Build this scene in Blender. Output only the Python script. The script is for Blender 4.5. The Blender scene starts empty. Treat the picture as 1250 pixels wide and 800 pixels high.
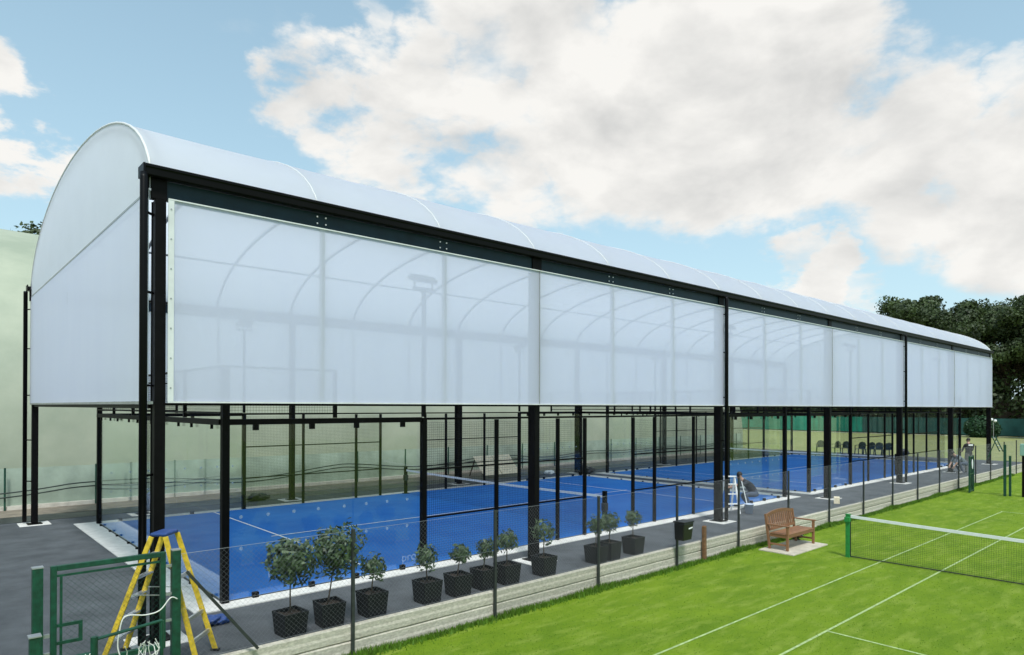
import bpy, bmesh, math, random
from mathutils import Vector, Matrix, Quaternion
random.seed(7)
R = math.radians
scene = bpy.context.scene
col = scene.collection

# ------------------------------------------------------------------ camera
YAW, PIT, ROL = R(48.015), R(.221), R(.148)
CAM = Vector((-3.891, -11.564, 3.318))
F = Vector((math.cos(YAW)*math.cos(PIT), math.sin(YAW)*math.cos(PIT), math.sin(PIT)))
R0 = Vector((math.sin(YAW), -math.cos(YAW), 0)); U0 = R0.cross(F)
RR = R0*math.cos(ROL)+U0*math.sin(ROL); UU = -R0*math.sin(ROL)+U0*math.cos(ROL)
cd = bpy.data.cameras.new('camera'); cam = bpy.data.objects.new('camera', cd); col.objects.link(cam)
m = Matrix((RR, UU, -F)).transposed().to_4x4(); m.translation = CAM
cam.matrix_world = m
cd.sensor_width = 36; cd.lens = 812.46/1250*36; cd.shift_y = 93.458/1250; cd.clip_end = 2000; cd.clip_start = .1
scene.camera = cam

# ------------------------------------------------------------------ world
SUN_EL, SUN_AZ = R(60), R(-120)          # azimuth measured from +X towards +Y
sun_dir = Vector((math.cos(SUN_EL)*math.cos(SUN_AZ), math.cos(SUN_EL)*math.sin(SUN_AZ), math.sin(SUN_EL)))
w = bpy.data.worlds.new('World'); scene.world = w; w.use_nodes = True
nt = w.node_tree; nt.nodes.clear()
def N(t, **k):
    n = nt.nodes.new(t)
    for a, b in k.items(): setattr(n, a, b)
    return n
def L(a, b): nt.links.new(a, b)
def mth(op, a, b=None, c=None, clamp=False):
    n = N('ShaderNodeMath', operation=op); n.use_clamp = clamp
    for i, v in enumerate((a, b, c)):
        if v is None: continue
        if isinstance(v, (int, float)): n.inputs[i].default_value = v
        else: L(v, n.inputs[i])
    return n.outputs[0]
def pixdir(u, v):
    return (F+RR*((u-625)/812.46)+UU*((493.458-v)/812.46)).normalized()
sky = N('ShaderNodeTexSky', sky_type='NISHITA'); sky.sun_disc = False
sky.sun_elevation = SUN_EL; sky.sun_rotation = R(90)-SUN_AZ
sky.air_density = 1.0; sky.dust_density = 2.2; sky.ozone_density = 2.0; sky.altitude = 50
tc = N('ShaderNodeTexCoord'); gdir = tc.outputs['Generated']
sep = N('ShaderNodeSeparateXYZ'); L(gdir, sep.inputs[0])
def fbm(vec, scale, detail=6, rough=.55, lac=2.1, dist=0.):
    n = N('ShaderNodeTexNoise'); n.inputs['Scale'].default_value = scale; n.inputs['Detail'].default_value = detail
    n.inputs['Roughness'].default_value = rough; n.inputs['Lacunarity'].default_value = lac; n.inputs['Distortion'].default_value = dist
    L(vec, n.inputs['Vector']); return n.outputs['Fac']
def mapped(loc=(0, 0, 0), sc=(1, 1, 1.9)):
    n = N('ShaderNodeMapping'); n.inputs['Location'].default_value = loc; n.inputs['Scale'].default_value = sc
    L(gdir, n.inputs['Vector']); return n.outputs[0]
v0 = mapped(); v1 = mapped(loc=(sun_dir.x*.05, sun_dir.y*.05, .075))
# the drifts of cumulus that stand in this sky: (u, v, radius, weight)
banks = [(570, 20, .16, .8), (690, 40, .24, 1.), (850, 60, .24, 1.), (960, 110, .17, .85), (600, 150, .12, .72), (730, 150, .2, 1.), (860, 190, .18, 1.), (990, 200, .18, 1.), (700, 200, .12, .8), (900, 215, .11, .75), (1090, 200, .17, 1.), (1170, 228, .10, .8), (1250, 215, .13, .95), (760, 215, .13, .7), (510, 175, .14, .9), (430, 150, .11, .85), (500, 100, .12, .85), (570, 105, .13, .9), (380, 85, .06, .55), (610, 200, .15, .9),
         (420, 45, .09, .55), (1240, 105, .09, .62), (1165, 90, .06, .5), (1010, 322, .10, 1.1), (950, 322, .08, .8), (1070, 340, .085, .8), (15, 162, .092, 1.25), (45, 172, .06, .95), (640, 278, .05, .55), (700, 290, .04, .45), (1340, 210, .2, .9), (700, -120, .3, .8), (1050, 5, .05, .5), (-110, 150, .08, .6)]
wn = N('ShaderNodeTexNoise'); wn.inputs['Scale'].default_value = 4.2; wn.inputs['Detail'].default_value = 7; wn.inputs['Roughness'].default_value = .6; L(mapped(loc=(.7, .2, .9)), wn.inputs['Vector'])
wsub = N('ShaderNodeVectorMath', operation='MULTIPLY_ADD'); L(wn.outputs['Color'], wsub.inputs[0]); wsub.inputs[1].default_value = (.34, .34, .26); wsub.inputs[2].default_value = (-.17, -.17, -.13)
wadd = N('ShaderNodeVectorMath', operation='ADD'); L(gdir, wadd.inputs[0]); L(wsub.outputs[0], wadd.inputs[1]); wdir = wadd.outputs[0]
cov = None
for (u, v, r, wt) in banks:
    d = pixdir(u, v)
    n = N('ShaderNodeVectorMath', operation='DISTANCE'); L(wdir, n.inputs[0]); n.inputs[1].default_value = d
    s = mth('MULTIPLY', mth('SUBTRACT', 1., mth('DIVIDE', n.outputs['Value'], r), clamp=True), wt*1.45)
    s = mth('MINIMUM', s, wt)
    cov = s if cov is None else mth('MAXIMUM', cov, s)
far = fbm(mapped(loc=(3.1, 1.7, .4), sc=(1, 1, 2.4)), 1.9, 3)         # the rest of the sky, same kind of cloud
dv = N('ShaderNodeVectorMath', operation='DOT_PRODUCT'); L(gdir, dv.inputs[0]); dv.inputs[1].default_value = pixdir(625, 200)
outside = mth('MULTIPLY_ADD', dv.outputs['Value'], -4., 2.6, clamp=True)
cov = mth('MAXIMUM', cov, mth('MULTIPLY', mth('MULTIPLY_ADD', far, 5., -2.1, clamp=True), outside))
def dens(v, o):
    a = fbm(v, 4.6, 8, .52, 2.1, .2); b = fbm(v, 2.3, 2)
    t = mth('ADD', mth('MULTIPLY', a, .8), mth('MULTIPLY', b, .2))
    return mth('ADD', mth('MULTIPLY', mth('SUBTRACT', t, .5), 2.3), mth('SUBTRACT', cov, o))
d0 = dens(v0, .36); d1 = dens(v1, .36)
alpha = N('ShaderNodeMapRange', interpolation_type='SMOOTHERSTEP'); L(d0, alpha.inputs[0])
alpha.inputs[1].default_value = -.10; alpha.inputs[2].default_value = .40
shade = mth('ADD', mth('MULTIPLY', mth('SUBTRACT', d0, d1), 1.9), mth('MULTIPLY_ADD', d0, -.55, .95), clamp=True)
cmix = N('ShaderNodeMix', data_type='RGBA'); L(shade, cmix.inputs['Factor'])
cmix.inputs['A'].default_value = (.49, .492, .485, 1); cmix.inputs['B'].default_value = (.70, .69, .665, 1)
bg = N('ShaderNodeBackground'); bg.inputs['Strength'].default_value = .122
hz = N('ShaderNodeMix', data_type='RGBA', blend_type='MULTIPLY'); hz.inputs['Factor'].default_value = 1
L(sky.outputs[0], hz.inputs['A']); hz.inputs['B'].default_value = (.64, 1.13, 1.06, 1)
# milky summer air: the blue is washed towards white near the horizon
milk = N('ShaderNodeMix', data_type='RGBA'); L(hz.outputs['Result'], milk.inputs['A']); milk.inputs['B'].default_value = (4.5, 5.55, 6.1, 1)
zz = mth('POWER', mth('SUBTRACT', 1., mth('MAXIMUM', sep.outputs['Z'], 0.)), 2.2)
L(mth('MULTIPLY_ADD', zz, .60, .24, clamp=True), milk.inputs['Factor'])
L(milk.outputs['Result'], bg.inputs['Color'])
bg2 = N('ShaderNodeBackground'); L(cmix.outputs['Result'], bg2.inputs['Color']); bg2.inputs['Strength'].default_value = 1.
ms = N('ShaderNodeMixShader'); L(alpha.outputs[0], ms.inputs[0]); L(bg.outputs[0], ms.inputs[1]); L(bg2.outputs[0], ms.inputs[2])
wo = N('ShaderNodeOutputWorld'); L(ms.outputs[0], wo.inputs[0])

sl = bpy.data.lights.new('sun', 'SUN'); sl.energy = 2.4; sl.angle = R(10); sl.color = (1, .98, .96)
so = bpy.data.objects.new('sun', sl); col.objects.link(so); so.rotation_euler = (-sun_dir).to_track_quat('-Z', 'Y').to_euler()
so.location = (0, -20, 40)
vs = scene.view_settings; vs.view_transform = 'Standard'; vs.look = 'None'; vs.gamma = 1; vs.exposure = .43; vs.use_curve_mapping = False
scene.render.engine = 'CYCLES'
scene.cycles.max_bounces = 10; scene.cycles.transparent_max_bounces = 24; scene.cycles.transmission_bounces = 8

# ------------------------------------------------------------------ materials
MT = {}
def mat(name, color, rough=.6, metal=0., var=.0, vscale=4., bump=0., bscale=60., trans=0., transp=0., spec=.5, color2=None, objvar=0., stretch=None, detail=6):
    M = bpy.data.materials.new(name); M.use_nodes = True; t = M.node_tree; t.nodes.clear()
    def n(ty, **k):
        x = t.nodes.new(ty)
        for a, b in k.items(): setattr(x, a, b)
        return x
    out = n('ShaderNodeOutputMaterial'); p = n('ShaderNodeBsdfPrincipled')
    p.inputs['Roughness'].default_value = rough; p.inputs['Metallic'].default_value = metal; p.inputs['Specular IOR Level'].default_value = spec
    c = (*color, 1); p.inputs['Base Color'].default_value = c
    tcn = n('ShaderNodeTexCoord'); src = tcn.outputs['Object']
    if stretch:
        mp = n('ShaderNodeMapping'); mp.inputs['Scale'].default_value = stretch; t.links.new(src, mp.inputs[0]); src = mp.outputs[0]
    csock = None
    if var or color2:
        no = n('ShaderNodeTexNoise'); no.inputs['Scale'].default_value = vscale; no.inputs['Detail'].default_value = detail; no.inputs['Roughness'].default_value = .62
        t.links.new(src, no.inputs['Vector'])
        mr = n('ShaderNodeMapRange'); mr.inputs[1].default_value = .32; mr.inputs[2].default_value = .68; t.links.new(no.outputs['Fac'], mr.inputs[0])
        mx = n('ShaderNodeMix', data_type='RGBA'); t.links.new(mr.outputs[0], mx.inputs['Factor'])
        a = [x*(1-var) for x in color]; b = color2 if color2 else [min(1, x*(1+var)) for x in color]
        mx.inputs['A'].default_value = (*a, 1); mx.inputs['B'].default_value = (*b, 1); csock = mx.outputs['Result']
    if objvar:
        oi = n('ShaderNodeObjectInfo'); mr2 = n('ShaderNodeMapRange'); t.links.new(oi.outputs['Random'], mr2.inputs[0])
        mr2.inputs[3].default_value = 1-objvar; mr2.inputs[4].default_value = 1+objvar
        hs = n('ShaderNodeHueSaturation'); t.links.new(mr2.outputs[0], hs.inputs['Value'])
        if csock: t.links.new(csock, hs.inputs['Color'])
        else: hs.inputs['Color'].default_value = c
        csock = hs.outputs[0]
    if csock: t.links.new(csock, p.inputs['Base Color'])
    if bump:
        nb = n('ShaderNodeTexNoise'); nb.inputs['Scale'].default_value = bscale; nb.inputs['Detail'].default_value = 4; t.links.new(src, nb.inputs['Vector'])
        bp = n('ShaderNodeBump'); bp.inputs['Strength'].default_value = bump; bp.inputs['Distance'].default_value = .02
        t.links.new(nb.outputs['Fac'], bp.inputs['Height']); t.links.new(bp.outputs[0], p.inputs['Normal'])
    sh = p.outputs[0]
    if trans:
        tr = n('ShaderNodeBsdfTranslucent'); tr.inputs[0].default_value = c
        if csock: t.links.new(csock, tr.inputs[0])
        mm = n('ShaderNodeMixShader'); mm.inputs[0].default_value = trans; t.links.new(sh, mm.inputs[1]); t.links.new(tr.outputs[0], mm.inputs[2]); sh = mm.outputs[0]
    if transp:
        tp = n('ShaderNodeBsdfTransparent'); mm = n('ShaderNodeMixShader'); mm.inputs[0].default_value = transp
        t.links.new(sh, mm.inputs[1]); t.links.new(tp.outputs[0], mm.inputs[2]); sh = mm.outputs[0]
    t.links.new(sh, out.inputs[0]); MT[name] = M; return M
mat('black_steel', (.0042, .0038, .0042), .5, var=.25, vscale=9, spec=.10)
mat('navy_steel', (.006, .023, .036), .4, var=.2, vscale=3, spec=.2)
mat('gutter', (.004, .004, .005), .4, var=.2, vscale=3, spec=.12)
mat('roof_fabric', (.89, .91, .95), .55, trans=.60, var=.015, vscale=1.2, spec=.3)
mat('gable_fabric', (.92, .94, .97), .6, trans=.48, var=.015, vscale=1.5, bump=.05, bscale=300)
mat('panel_fabric', (.82, .845, 1.0), .6, trans=.50, transp=.148, bump=.12, bscale=1.6, stretch=(1.4, 1, .35), var=.012, vscale=1.1, spec=.25)
mat('side_fabric', (.88, .905, 1.0), .6, bump=.12, bscale=1.6, stretch=(1, 1.4, .35), trans=.48, transp=.03, var=.012, vscale=1.1, spec=.25)
mat('seam', (.9, .9, .9), .4, trans=.3)
mat('white_frame', (.72, .73, .74), .4, var=.08)
mat('hoop_steel', (.16, .17, .18), .45, .3)
mat('galv', (.42, .43, .44), .45, .7, var=.12)
mat('wire', (.17, .185, .19), .45, .2)
mat('bolt', (.8, .8, .8), .3, .5)
mat('tarmac', (.054, .062, .071), .82, var=.22, vscale=1.3, bump=.6, bscale=180, color2=(.092, .102, .113), detail=10)
mat('dirt', (.20, .17, .13), .9, var=.3, vscale=2.5, bump=.4, bscale=60)
mat('sheeting', (.018, .02, .024), .35, var=.3, vscale=3, bump=.8, bscale=5)
mat('concrete', (.60, .59, .56), .85, var=.12, vscale=5, bump=.3, bscale=90)
mat('wall_board', (.45, .41, .335), .9, var=.2, vscale=6, bump=.5, bscale=40, color2=(.61, .565, .47), objvar=.12, stretch=(2.5, 1, 5), detail=12)
mat('carpet', (.006, .15, .57), .85, color2=(.022, .185, .56), detail=10, var=.16, vscale=.6, bump=.4, bscale=400, spec=.25)
mat('white_paint', (.80, .81, .82), .7, var=.05, vscale=8)
mat('chalk', (.33, .43, .18), .9, var=.35, vscale=9)
mat('dome', (.36, .405, .30), .6, trans=.06, var=.10, vscale=.5, color2=(.43, .46, .345))
mat('skirt', (.33, .40, .32), .6, var=.22, vscale=.9, bump=.5, bscale=2.2)
mat('dome_kerb', (.56, .52, .45), .85, var=.2, vscale=3)
mat('cable', (.02, .035, .03), .5)
mat('green_paint', (.005, .055, .032), .42, var=.4, vscale=14, bump=.15, bscale=80)
mat('net_green', (.02, .22, .05), .45, var=.2, vscale=8)
mat('galv_post', (.035, .04, .04), .5, .2, var=.3, vscale=10)
mat('yellow', (.62, .43, .03), .5, var=.3, vscale=16)
mat('aluminium', (.65, .66, .67), .35, .8)
mat('blue_plastic', (.015, .05, .19), .5, var=.2, vscale=20)
mat('planter', (.006, .007, .009), .55, var=.4, vscale=12, spec=.2)
mat('soil', (.03, .02, .013), .95, bump=.8, bscale=70)
mat('bark', (.07, .05, .035), .9, var=.3, vscale=18)
mat('leaf_dark', (.026, .065, .028), .5, var=.5, vscale=11, trans=.25, color2=(.13, .19, .09))
mat('leaf_tree', (.022, .042, .014), .6, var=.5, vscale=.6, trans=.2, color2=(.075, .115, .03))
mat('leaf_hedge', (.018, .06, .02), .6, var=.4, vscale=2, trans=.15)
mat('teak', (.235, .112, .054), .55, var=.25, vscale=6, stretch=(1, 8, 8), objvar=.15)
mat('slab', (.50, .45, .36), .9, var=.18, vscale=4, bump=.3, bscale=60)
mat('rust', (.17, .085, .04), .9, var=.4, vscale=14)
mat('plywood', (.90, .74, .49), .75, var=.12, vscale=5, stretch=(1, 6, 1), color2=(.97, .87, .66))
mat('black_plastic', (.012, .012, .013), .4)
mat('chair_green', (.012, .028, .024), .4)
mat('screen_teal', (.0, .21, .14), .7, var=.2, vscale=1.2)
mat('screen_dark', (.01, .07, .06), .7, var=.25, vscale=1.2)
mat('skin', (.45, .26, .19), .5); mat('hair', (.02, .014, .01), .6)
mat('shirt_navy', (.022, .027, .04), .85, var=.2, vscale=10); mat('shirt_black', (.012, .012, .014), .85); mat('shirt_grey', (.16, .19, .22), .85, var=.2, vscale=8)
mat('trousers_grey', (.13, .125, .12), .85, var=.2, vscale=10); mat('trousers_blue', (.06, .08, .12), .85, var=.2, vscale=10); mat('shoe', (.35, .34, .33), .7)
mat('bucket', (.50, .58, .72), .4); mat('rope', (.72, .71, .66), .8); mat('net_black', (.012, .014, .013), .7)
def grass_mat(name, a, b, c):
    M = bpy.data.materials.new(name); M.use_nodes = True; t = M.node_tree; p = t.nodes['Principled BSDF']
    tcn = t.nodes.new('ShaderNodeTexCoord')
    def no(sc, det, st=None):
        x = t.nodes.new('ShaderNodeTexNoise'); x.inputs['Scale'].default_value = sc; x.inputs['Detail'].default_value = det; x.inputs['Roughness'].default_value = .65
        s = tcn.outputs['Object']
        if st:
            mp = t.nodes.new('ShaderNodeMapping'); mp.inputs['Scale'].default_value = st; t.links.new(s, mp.inputs[0]); s = mp.outputs[0]
        t.links.new(s, x.inputs['Vector']); return x.outputs['Fac']
    def mr(s, lo, hi):
        x = t.nodes.new('ShaderNodeMapRange'); t.links.new(s, x.inputs[0]); x.inputs[1].default_value = lo; x.inputs[2].default_value = hi; return x.outputs[0]
    def mix(f, A, B):
        x = t.nodes.new('ShaderNodeMix'); x.data_type = 'RGBA'; t.links.new(f, x.inputs['Factor'])
        for s, v in (('A', A), ('B', B)):
            if isinstance(v, tuple): x.inputs[s].default_value = (*v, 1)
            else: t.links.new(v, x.inputs[s])
        return x.outputs['Result']
    c1 = mix(mr(no(.9, 8, (.8, 1.3, 1)), .33, .68), a, b)
    c2 = mix(mr(no(2.6, 9, (.5, 1.6, 1)), .50, .78), c1, c)
    fine = mr(no(55, 6), .25, .8)
    hs = t.nodes.new('ShaderNodeHueSaturation'); t.links.new(c2, hs.inputs['Color'])
    x = t.nodes.new('ShaderNodeMapRange'); t.links.new(fine, x.inputs[0]); x.inputs[3].default_value = .68; x.inputs[4].default_value = 1.28; t.links.new(x.outputs[0], hs.inputs['Value'])
    t.links.new(hs.outputs[0], p.inputs['Base Color']); p.inputs['Roughness'].default_value = .85; p.inputs['Specular IOR Level'].default_value = .2
    bp = t.nodes.new('ShaderNodeBump'); bp.inputs['Strength'].default_value = .6; bp.inputs['Distance'].default_value = .03
    t.links.new(no(90, 4), bp.inputs['Height']); t.links.new(bp.outputs[0], p.inputs['Normal']); MT[name] = M
grass_mat('lawn', (.105, .19, .006), (.18, .275, .012), (.26, .335, .05))
grass_mat('dry_grass', (.24, .26, .10), (.33, .33, .15), (.17, .23, .07))
mat('blade', (.10, .21, .012), .7, var=.3, vscale=6, trans=.3)
def glass_mat():
    M = bpy.data.materials.new('glass'); M.use_nodes = True; t = M.node_tree; t.nodes.clear()
    o = t.nodes.new('ShaderNodeOutputMaterial'); a = t.nodes.new('ShaderNodeBsdfTransparent'); a.inputs[0].default_value = (.985, .995, .99, 1)
    g = t.nodes.new('ShaderNodeBsdfGlossy'); g.inputs['Roughness'].default_value = .02; g.inputs[0].default_value = (.95, 1, .98, 1)
    lw = t.nodes.new('ShaderNodeLayerWeight'); lw.inputs[0].default_value = .5
    pw = t.nodes.new('ShaderNodeMath'); pw.operation = 'POWER'; pw.inputs[1].default_value = 5.; t.links.new(lw.outputs['Facing'], pw.inputs[0])
    f = t.nodes.new('ShaderNodeMath'); f.operation = 'MULTIPLY_ADD'; f.inputs[1].default_value = .94; f.inputs[2].default_value = .035; t.links.new(pw.outputs[0], f.inputs[0])
    mx = t.nodes.new('ShaderNodeMixShader'); t.links.new(f.outputs[0], mx.inputs[0]); t.links.new(a.outputs[0], mx.inputs[1]); t.links.new(g.outputs[0], mx.inputs[2])
    t.links.new(mx.outputs[0], o.inputs[0]); MT['glass'] = M
glass_mat()
def wire_screen():
    pass

# ------------------------------------------------------------------ mesh helpers
class MB:
    def __init__(s): s.v = []; s.f = []; s.mi = []; s.cur = 0
    def face(s, idx): s.f.append(idx); s.mi.append(s.cur)
    def box(s, x0, x1, y0, y1, z0, z1):
        b = len(s.v); s.v += [(x, y, z) for z in (z0, z1) for y in (y0, y1) for x in (x0, x1)]
        for q in ((0, 2, 3, 1), (4, 5, 7, 6), (0, 1, 5, 4), (2, 6, 7, 3), (0, 4, 6, 2), (1, 3, 7, 5)): s.face(tuple(b+i for i in q))
        return s
    def cbox(s, c, d): return s.box(c[0]-d[0]/2, c[0]+d[0]/2, c[1]-d[1]/2, c[1]+d[1]/2, c[2]-d[2]/2, c[2]+d[2]/2)
    def bar(s, a, b, wd, ht=None, up=(0, 0, 1)):
        a = Vector(a); b = Vector(b); ht = ht or wd; d = (b-a).normalized(); u = Vector(up)
        if abs(d.dot(u)) > .99: u = Vector((0, 1, 0))
        x = d.cross(u).normalized()*wd/2; y = x.cross(d).normalized()*ht/2
        i = len(s.v); s.v += [tuple(p+k) for p in (a, b) for k in (-x-y, x-y, x+y, -x+y)]
        for q in ((3, 2, 1, 0), (4, 5, 6, 7), (0, 1, 5, 4), (1, 2, 6, 5), (2, 3, 7, 6), (3, 0, 4, 7)): s.face(tuple(i+k for k in q))
        return s
    def tube(s, pts, r, n=8, caps=True):
        pts = [Vector(p) for p in pts]; rs = r if isinstance(r, (list, tuple)) else [r]*len(pts); rings = []
        ref = None
        for i, p in enumerate(pts):
            d = (pts[min(i+1, len(pts)-1)]-pts[max(i-1, 0)]).normalized()
            if ref is None: ref = Vector((0, 0, 1)) if abs(d.z) < .9 else Vector((1, 0, 0))
            x = d.cross(ref).normalized(); y = x.cross(d); ref = y
            b = len(s.v); rings.append(b)
            for k in range(n):
                a = 2*math.pi*k/n; s.v.append(tuple(p+x*(math.cos(a)*rs[i])+y*(math.sin(a)*rs[i])))
        for i in range(len(pts)-1):
            for k in range(n): s.face((rings[i]+k, rings[i]+(k+1) % n, rings[i+1]+(k+1) % n, rings[i+1]+k))
        if caps:
            s.face(tuple(rings[0]+k for k in range(n))[::-1]); s.face(tuple(rings[-1]+k for k in range(n)))
        return s
    def wirep(s, a, b, r, n=3): return s.tube([a, b], r, n, caps=False)
    def lathe(s, prof, n=12, c=(0, 0, 0)):
        b = len(s.v)
        for (r, z) in prof:
            for k in range(n):
                a = 2*math.pi*k/n; s.v.append((c[0]+r*math.cos(a), c[1]+r*math.sin(a), c[2]+z))
        for i in range(len(prof)-1):
            for k in range(n): s.face((b+i*n+k, b+i*n+(k+1) % n, b+(i+1)*n+(k+1) % n, b+(i+1)*n+k))
        s.face(tuple(b+k for k in range(n))[::-1]); s.face(tuple(b+(len(prof)-1)*n+k for k in range(n))); return s
    def grid(s, fn, nu, nv):
        b = len(s.v)
        for i in range(nu+1):
            for j in range(nv+1): s.v.append(tuple(fn(i/nu, j/nv)))
        for i in range(nu):
            for j in range(nv):
                q = b+i*(nv+1)+j; s.face((q, q+nv+1, q+nv+2, q+1))
        return s
    def ball(s, c, r, nu=10, nv=7):
        r = r if isinstance(r, (tuple, list)) else (r, r, r)
        return s.grid(lambda u, v: (c[0]+r[0]*math.sin(math.pi*v)*math.cos(2*math.pi*u), c[1]+r[1]*math.sin(math.pi*v)*math.sin(2*math.pi*u), c[2]+r[2]*math.cos(math.pi*v)), nu, nv)
    def mesh(s, name, mats, smooth=False):
        me = bpy.data.meshes.new(name); me.from_pydata(s.v, [], s.f)
        for m_ in (mats if isinstance(mats, (list, tuple)) else [mats]): me.materials.append(MT[m_])
        if any(s.mi): me.polygons.foreach_set('material_index', s.mi)
        if smooth: me.polygons.foreach_set('use_smooth', [True]*len(me.polygons))
        me.update(); return me
    def build(s, name, mats, parent=None, smooth=False, bevel=0.):
        return put(name, s.mesh(name, mats, smooth), parent, bevel)
def put(name, me, parent=None, bevel=0., loc=None):
    o = bpy.data.objects.new(name, me); col.objects.link(o)
    if parent: o.parent = parent
    if loc: o.location = loc
    if bevel:
        b = o.modifiers.new('bevel', 'BEVEL'); b.width = bevel; b.segments = 2; b.limit_method = 'ANGLE'
    return o
def tag(o, label, cat, group=None):
    o['label'] = label; o['category'] = cat
    if group: o['group'] = group
    return o
def kind(o, k): o['kind'] = k; return o
def thing(name, label, cat, loc=(0, 0, 0), rz=0., group=None):
    o = bpy.data.objects.new(name, None); col.objects.link(o); o.location = loc; o.rotation_euler = (0, 0, rz); o.empty_display_size = .3
    return tag(o, label, cat, group)
def copy_tree(o, parent=None):
    c = o.copy(); col.objects.link(c); c.parent = parent
    for ch in list(o.children): copy_tree(ch, c)
    return c

LZ = -.45                      # lawn level; path and courts lie at 0
# ================================================================== GROUND
kind(MB().grid(lambda u, v: (-600+1400*u, -700+1500*v, LZ-.05), 4, 4).build('ground', 'dry_grass'), 'structure')
kind(MB().grid(lambda u, v: (-60+120*u, -60+57.49*v, LZ), 60, 30).build('lawn', 'lawn'), 'structure')
kind(MB().box(-45, 46.8, -2.47, 16.0, -.44, 0).build('tarmac_path', 'tarmac'), 'structure')
kind(MB().grid(lambda u, v: (46.8+260*u, -2.47+200*v, -.004), 6, 6).build('far_grass_field', 'dry_grass'), 'structure')
kind(MB().box(-45, 46.8, 12.9, 14.75, .003, .02).build('bare_earth_strip', 'dirt'), 'structure')
rnd = random.Random(3)
def rumple(u, v):
    x = -2.2+30*u; y = 11.75+1.35*v
    return (x, y, .008+.05*math.sin(v*math.pi)*abs(math.sin(x*2.1)+.6*math.sin(x*5.3+v*4))*.5)
kind(MB().grid(rumple, 160, 8).build('plastic_sheeting', 'sheeting', smooth=True), 'structure')
kind(MB().grid(lambda u, v: (87.1+.4*u, -30+90*v, .05), 1, 1).build('far_court_line', 'white_paint'), 'structure')

# lawn tennis lines
X_NET, Y_D, Y_S = 13.64, -5.5, -6.77
def line(x0, x1, y0, y1, parent=None):
    o = MB().grid(lambda u, v: (x0+(x1-x0)*u, y0+(y1-y0)*v, LZ+.004), max(1, int((x1-x0)*2)), 1).build('tennis_court_line', 'chalk'); return kind(o, 'structure')
X_B, X_SV, X_B2 = 25.5, 7.57, 1.8
line(X_B2, X_B, Y_D-.02, Y_D+.02); line(X_B2, X_B, Y_S-.022, Y_S+.022)
line(X_B, X_B+.06, Y_S-9.6, Y_D+.025); line(X_SV-.025, X_SV+.025, Y_S-8.2, Y_S-.025); line(2*X_NET-X_SV-.025, 2*X_NET-X_SV+.025, Y_S-8.2, Y_S-.025)

# ================================================================== CANOPY
BAY = 7.441; CX0 = -1.39; CY = -1.19; BY = 11.15; NB = 6
CXS = [CX0+.03+i*BAY for i in range(NB+1)]; XEND = CXS[-1]
YC, AA, ZB, BB = 4.98, 6.35, 6.30, 2.15
Z0, Z1 = 3.37, 6.23
def arch(t, da=0., db=0.):            # t from 0 (front eave) to 1 (rear eave)
    th = math.pi*(1-(.042+.916*t)); return (YC-(-(AA+da))*math.cos(th)*1., ZB+(BB+db)*math.sin(th))
can = thing('sports_canopy', 'long white barrel-vaulted fabric canopy on black steel columns over blue courts', 'canopy')
NS = 3*NB
HX = [CX0-.055+i*(XEND-CX0+.11)/NS for i in range(NS+1)]
for i in range(NS):
    x0, x1 = HX[i], HX[i+1]
    def fn(u, v, x0=x0, x1=x1):
        y, z = arch(v); sag = .014*math.sin(math.pi*u)*math.sin(math.pi*v)**.6
        dy, dz = (y-YC)/AA**2, (z-ZB)/BB**2; q = math.hypot(dy, dz)
        return (x0+(x1-x0)*u, y-dy/q*sag, z-dz/q*sag)
    MB().grid(fn, 10, 40).build('roof_panel', 'roof_fabric', can, smooth=True)
for i, x in enumerate(HX):            # steel hoop under each seam, keder seam strip on top
    xh = x+(.09 if i == 0 else -.09 if i == NS else 0)
    MB().tube([(xh, *arch(k/28, -.09, -.09)) for k in range(29)], .038, 8).build('hoop', 'hoop_steel', can, smooth=True)
    MB().tube([(x, *arch(k/28, .006, .006)) for k in range(29)], .022 if i in (0, NS) else .011, 6).build('seam_strip', 'seam', can, smooth=True)
for t in (.22, .5, .78):
    MB().tube([(CX0, *arch(t, -.16, -.16)), (XEND, *arch(t, -.16, -.16))], .03, 8).build('purlin', 'hoop_steel', can)
# gable ends
for x, sg in ((CX0-.06, -1), (XEND+.06, 1)):
    def fg(u, v, x=x):
        y, z = arch(u, .0, .0); zb = 6.2
        bul = .05*math.sin(math.pi*u)*math.sin(math.pi*v)
        return (x+sg*bul, y, zb+(max(z, zb+.02)-zb)*v)
    MB().grid(fg, 40, 10).build('gable_panel', 'gable_fabric', can, smooth=True)
    MB().tube([(x, *arch(k/28, .004, .004)) for k in range(29)], .014, 8).build('gable_edge', 'seam', can, smooth=True)
# columns, base plates, concrete pads
for i, x in enumerate(CXS):
    for y, sg in ((CY, -1), (BY, 1)):
        if i == 0: x = CXS[0]+(.05 if sg < 0 else 0)
        c = MB(); c.box(x-.07, x+.07, y-.11, y-.094, .03, 6.22).box(x-.07, x+.07, y+.094, y+.11, .03, 6.22).box(x-.058, x+.058, y-.093, y+.093, .03, 6.22)
        c.build('column', 'black_steel', can, bevel=.004)
        MB().box(x-.17, x+.17, y-.19, y+.19, .018, .034).build('base_plate', 'black_steel', can)
        MB().box(x-.36, x+.36, y-.38 if sg < 0 else y-.3, y+.3 if sg < 0 else y+.38, -.02, .016).build('column_pad', 'concrete', can, bevel=.01)
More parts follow.
